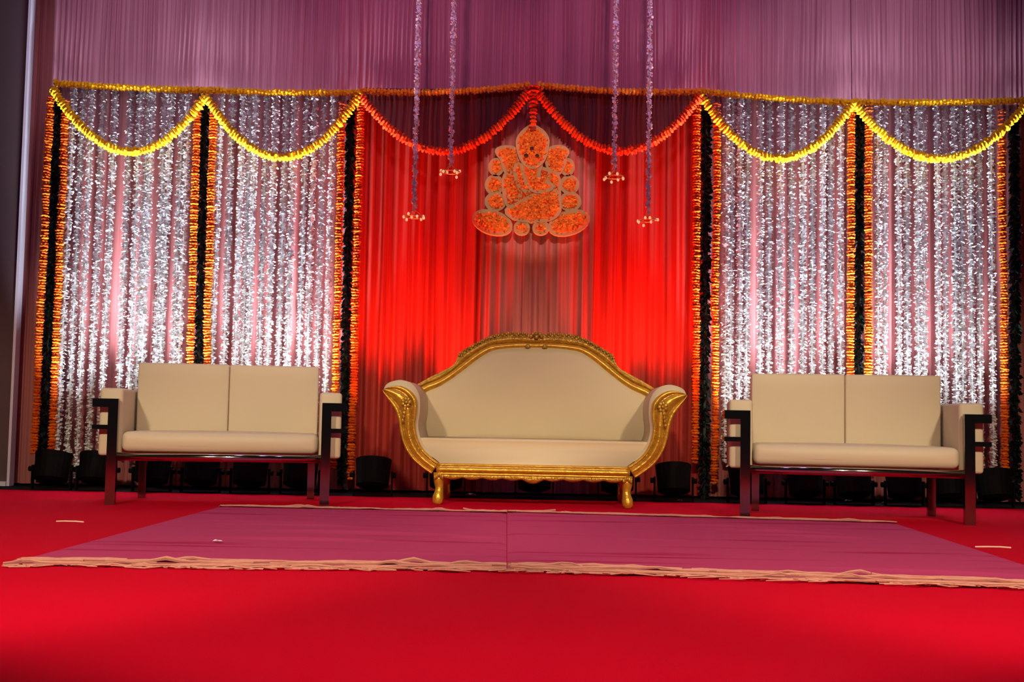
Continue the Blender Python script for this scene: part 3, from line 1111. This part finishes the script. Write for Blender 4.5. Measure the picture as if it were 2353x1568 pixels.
# back panel, gently stuffed
Fi = catmull(full(inner), 61)
mb = MB()
rows = 12
zlow = seat_z - 0.04
vv, ff = [], []
for i, p in enumerate(Fi):
    for j in range(rows + 1):
        t = j / rows
        z = p.y + 0.012 + (zlow - p.y - 0.012) * t
        uu = (i / 60 - 0.5) * 2
        bul = 0.035 * (max(0, 1 - uu ** 4) ** 0.5) * (max(0.0, math.sin(PI * min(1, t * 0.9 + 0.06))) ** 0.5)
        vv.append((p.x, yb_ - 0.004 - bul, z))
for i in range(60):
    for j in range(rows):
        ff.append((i * (rows + 1) + j, (i + 1) * (rows + 1) + j, (i + 1) * (rows + 1) + j + 1, i * (rows + 1) + j + 1))
nb = len(vv)
for i, p in enumerate(Fi):
    vv.append((p.x, yb_ + 0.05, p.y + 0.01))
    vv.append((p.x, yb_ + 0.05, zlow))
for i in range(60):
    ff.append((nb + 2 * i, nb + 2 * i + 1, nb + 2 * i + 3, nb + 2 * i + 2))
    ff.append((i * (rows + 1), nb + 2 * i, nb + 2 * i + 2, (i + 1) * (rows + 1)))
    ff.append((i * (rows + 1) + rows, (i + 1) * (rows + 1) + rows, nb + 2 * i + 3, nb + 2 * i + 1))
mb.add(vv, ff)
mb.build('backrest', M['upholstery'], groot, True)


# ------------------------------------------------------------------ purple cotton rugs
def rug(corners, label, seed, ridges):
    """corners: back left, back right, front right, front left on the floor."""
    c = [Vector(q) for q in corners]
    ctr = sum(c, Vector()) / 4
    root = empty('cotton_rug', (ctr.x, ctr.y, 0.0))
    tag(root, label, 'rug', 'purple rugs laid edge to edge')
    r = random.Random(seed)

    def P(u, v):
        return (c[0].lerp(c[1], u)).lerp(c[3].lerp(c[2], u), v) - ctr

    def H(u, v):
        h = 0.006
        for (v0, w0, a0, u0, su, sl) in ridges:
            h += a0 * math.exp(-((v - v0 - sl * (u - u0)) / w0) ** 2) * math.exp(-((u - u0) / su) ** 2)
        h += 0.0012 * math.sin(u * 9 + seed) * math.sin(v * 15 + 2 * u)
        return h
    nu, nv = 50, 110
    mb_ = MB()
    vv, ff = [], []
    for j in range(nv + 1):
        for i in range(nu + 1):
            u, v = i / nu, j / nv
            p = P(u, v)
            wob = 0.006 * math.sin(u * 14 + seed) * (1 if j in (0, nv) else 0)
            e = min(i, nu - i, j, nv - j)
            vv.append((p.x, p.y + wob, H(u, v) if e > 0 else 0.001))
    for j in range(nv):
        for i in range(nu):
            a = j * (nu + 1) + i
            ff.append((a, a + 1, a + nu + 2, a + nu + 1))
    mb_.add(vv, ff)
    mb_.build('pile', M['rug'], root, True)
    for end, name, v0, dep in ((1, 'end_band', 1.0, 0.14), (0, 'end_band', 0.0, 0.05)):
        # woven pink heading, cream yarns lying along it and a frayed outer edge
        sg = -1 if end else 1
        nn = 120
        mb_ = MB()
        vv, ff = [], []
        wob = [r.uniform(0, 6.28) for _ in range(8)]

        def wave(u, k):
            return (math.sin(u * 13 + wob[k]) + 0.6 * math.sin(u * 31 + wob[(k + 1) % 8]) + 0.4 * math.sin(u * 67 + wob[(k + 2) % 8])) / 2
        for i in range(nn + 1):
            u = i / nn
            p = P(u, v0)
            for k, q in enumerate((0.0, 0.35, 0.7, 0.93)):
                vv.append((p.x, p.y + sg * dep * (q + (0.05 * wave(u, 3) if k == 3 else 0)) - (sg * 0.012 if k == 0 else 0), (0.010, 0.007, 0.006, 0.002)[k] + 0.004 * max(0, wave(u, k)) ** 2))
        for i in range(nn):
            for k in range(3):
                a = i * 4 + k
                ff.append((a, a + 1, a + 5, a + 4))
        mb_.add(vv, ff)
        band = mb_.build(name, M['band'], root, True)
        mb_ = MB()
        yarns = ((0.02, 0.006), (0.20, 0.005), (0.34, 0.006), (0.68, 0.0035), (0.98, 0.005)) if end else ((0.1, 0.006), (0.9, 0.006))
        for k, (q, rad) in enumerate(yarns):
            u = r.uniform(0, 0.03)
            while u < 0.985:
                u2 = min(1.0, u + r.uniform(0.12, 0.5))
                m_ = max(4, int((u2 - u) * 60))
                pts, rds = [], []
                for t in range(m_ + 1):
                    uu = u + (u2 - u) * t / m_
                    p = P(uu, v0)
                    hump = 0.016 * max(0, wave(uu, k + 1)) ** 3
                    pts.append((p.x, p.y + sg * dep * (q + 0.10 * wave(uu, k)), 0.010 + hump))
                    rds.append(rad * (0.35 + 0.65 * math.sin(PI * (t + 0.5) / (m_ + 1)) ** 0.4) * (1 + 0.35 * wave(uu * 3, k)))
                mb_.tube(pts, rds, 5)
                u = u2 + r.uniform(-0.01, 0.05)
        for _ in range(110 if end else 60):
            u = r.random()
            p = P(u, v0)
            dx_ = r.choice((-1, 1)) * r.uniform(0.03, 0.16)
            ln = r.uniform(-0.01, 0.05) * (1 if end else 0.6)
            y0 = p.y + sg * dep * r.uniform(0.85, 1.05)
            q = [(p.x, y0, 0.005), (p.x + dx_ * 0.4, y0 + sg * ln, r.uniform(0.004, 0.012)), (p.x + dx_, y0 + sg * ln * 0.7, 0.004)]
            mb_.tube(q, [0.0028, 0.0032, 0.002], 4)
        stuff(mb_.build('fringe', M['fringe'], band))
    return root


rug([floor_at(500, 1167), floor_at(1164, 1181), floor_at(1164, 1303), floor_at(42, 1290)], 'purple cotton rug with frayed cream ends, in front of the left sofa', 3,
    [(0.42, 0.012, 0.010, 0.45, 0.25, 0.05), (0.55, 0.016, 0.014, 0.62, 0.30, 0.06), (0.68, 0.012, 0.014, 0.52, 0.24, 0.05), (0.35, 0.02, 0.006, 0.3, 0.2, 0.0), (0.60, 0.012, 0.009, 0.9, 0.10, 0.05), (0.86, 0.012, 0.006, 0.8, 0.15, 0.0)])
rr = rug([floor_at(1165.5, 1181), floor_at(2062, 1207), floor_at(2500, 1349), floor_at(1165.5, 1303)], 'purple cotton rug with frayed cream ends, in front of the right sofa', 8,
         [(0.30, 0.014, 0.012, 0.62, 0.14, 0.04), (0.40, 0.014, 0.010, 0.70, 0.16, 0.03), (0.55, 0.018, 0.006, 0.30, 0.12, 0.0), (0.92, 0.014, 0.010, 0.80, 0.2, 0.06), (0.20, 0.012, 0.008, 0.5, 0.2, 0.02)])
rr.location.z = 0.003

# ------------------------------------------------------------------ litter on the carpet
for (px, py, ln, lab) in [(160, 1201, 0.13, 'pale loose thread on the red carpet left of the rugs'), (2283, 1260, 0.15, 'pale loose thread on the red carpet right of the rugs')]:
    p = floor_at(px, py)
    mb = MB(); mb.tube([(-ln / 2, 0.01, 0.003), (-ln / 6, -0.006, 0.006), (ln / 5, 0.004, 0.005), (ln / 2, 0.0, 0.003)], 0.003, 5)
    o = mb.build('thread', M['thread'])
    o.location = p
    tag(o, lab, 'thread')
for (px, py, s, lab) in [
    (285, 1114, 0.05, 'crumpled white paper scrap on black floor behind the left sofa, by its left post'),
    (531, 1123, 0.036, 'small white paper scrap on black floor under middle of the left sofa'),
    (776, 1122, 0.03, 'small white paper scrap just right of the left sofa'),
    (1081, 1140, 0.045, 'flat white paper scrap under left half of the gold sofa'),
    (1331, 1134, 0.03, 'dim paper scrap under right half of the gold sofa'),
    (1620, 1144, 0.028, 'small pale scrap at foot of the leaf garland right of gold sofa'),
    (1562, 1152, 0.022, 'tiny pale scrap at carpet edge right of the gold sofa'),
    (1950, 1153, 0.03, 'small pale scrap behind middle of the right sofa'),
    (2036, 1157, 0.03, 'small pale scrap behind right half of the right sofa'),
    (500, 1252, 0.022, 'white petal lying on the left purple rug'),
]:
    p = floor_at(px, py)
    r = random.Random(px)
    mb = MB()
    n = 5
    vv, ff = [], []
    for j in range(n):
        for i in range(n):
            vv.append(((i / (n - 1) - 0.5) * s * 1.6 + r.uniform(-0.1, 0.1) * s, (j / (n - 1) - 0.5) * s + r.uniform(-0.1, 0.1) * s, 0.004 + s * r.uniform(0, 0.35) * (1 if 0 < i < n - 1 else 0.3)))
    for j in range(n - 1):
        for i in range(n - 1):
            ff.append((j * n + i, j * n + i + 1, (j + 1) * n + i + 1, (j + 1) * n + i))
    mb.add(vv, ff)
    o = mb.build('petal' if 'petal' in lab else 'paper_scrap', M['scrap'])
    o.location = p + Vector((0, 0, 0.009 if 'petal' in lab else 0.0))
    tag(o, lab, 'petal' if 'petal' in lab else 'scrap')


# ------------------------------------------------------------------ floor uplights
UP = {'white': (WHITE_UP, P_WHITE), 'red': (RED_UP, P_RED), 'amber': (AMBER_UP, P_WHITE)}


def uplight(px, py, kind, label, power=1.0, lit=True, Y=CAN_Y, aim=2.8, ang=54):
    p = at(px, py, Y)
    root = empty('floor_uplight', (p.x, Y, 0.0))
    tag(root, label, 'stage light', 'black floor uplights')
    d = Vector((0, 0.30, 1.0)).normalized()
    c = Vector((0, 0, 0.135))
    mb_ = MB()
    mb_.tube([c - d * 0.085, c - d * 0.07, c + d * 0.05, c + d * 0.10, c + d * 0.101, c + d * 0.085], [0.07, 0.105, 0.112, 0.118, 0.104, 0.10], 20)
    body = mb_.build('housing', M['can'], root, False)
    mb_ = MB(); mb_.tube([c + d * 0.087, c + d * 0.090], [0.098, 0.098], 20)
    mb_.build('lens', M['lens_' + kind], root)
    mb_ = MB()
    for s in (-1, 1):
        x0, x1 = sorted((s * 0.120, s * 0.128))
        mb_.box(x0, x1, -0.02, 0.02, 0.006, 0.16)
    mb_.box(-0.128, 0.128, -0.02, 0.02, 0.0, 0.006)
    mb_.build('yoke', M['can'], root)
    for s in (-1, 1):
        mb_ = MB(); mb_.tube([(s * 0.118, 0, 0.135), (s * 0.150, 0, 0.135)], 0.017, 10)
        mb_.build('knob', M['can'], root)
    if lit:
        lp = Vector((p.x, Y, 0.0)) + c + d * 0.125
        spot('uplight_beam', lp, (p.x, CUR_Y, aim), UP[kind][1] * power, UP[kind][0], ang, 1.0, 0.07)


uplight(120, 1075, 'white', 'black floor uplight at the foot of the leftmost leaf garland', 0.45)
uplight(222, 1080, 'white', 'black floor uplight behind the left post of the left sofa', 1.0)
uplight(350, 1080, 'white', 'black floor uplight seen under left half of the left sofa', 1.0)
uplight(462, 1085, 'white', 'black floor uplight seen under middle of the left sofa', 0.45)
uplight(575, 1085, 'white', 'black floor uplight seen under right half of the left sofa', 1.0)
uplight(690, 1085, 'white', 'black floor uplight seen beside right rear leg of the left sofa', 1.0)
uplight(857, 1090, 'red', 'black floor uplight standing between left sofa and the gold sofa', 1.2, ang=58, aim=2.6)
uplight(1025, 1100, 'red', 'black floor uplight seen under left end of the gold sofa', 1.15, Y=7.74, ang=50, aim=1.9)
uplight(1228, 1100, 'amber', 'black floor uplight seen under middle of the gold sofa', 0.14, Y=7.74, ang=50)
uplight(1418, 1105, 'red', 'black floor uplight seen under right end of the gold sofa', 1.15, Y=7.74, ang=50, aim=1.9)
uplight(1548, 1105, 'red', 'black floor uplight standing just right of the gold sofa', 1.2, ang=58, aim=2.6)
uplight(1716, 1110, 'white', 'black floor uplight behind the left post of the right sofa', 1.0)
uplight(1850, 1110, 'white', 'black floor uplight seen under left half of the right sofa', 1.0)
uplight(1962, 1110, 'white', 'black floor uplight seen under middle of the right sofa', 0.45)
uplight(2078, 1115, 'white', 'black floor uplight seen under right half of the right sofa', 1.0)
uplight(2180, 1115, 'white', 'black floor uplight seen left of right post of the right sofa', 0.8)
uplight(2284, 1118, 'white', 'black floor uplight right of the right sofa', 0.6)
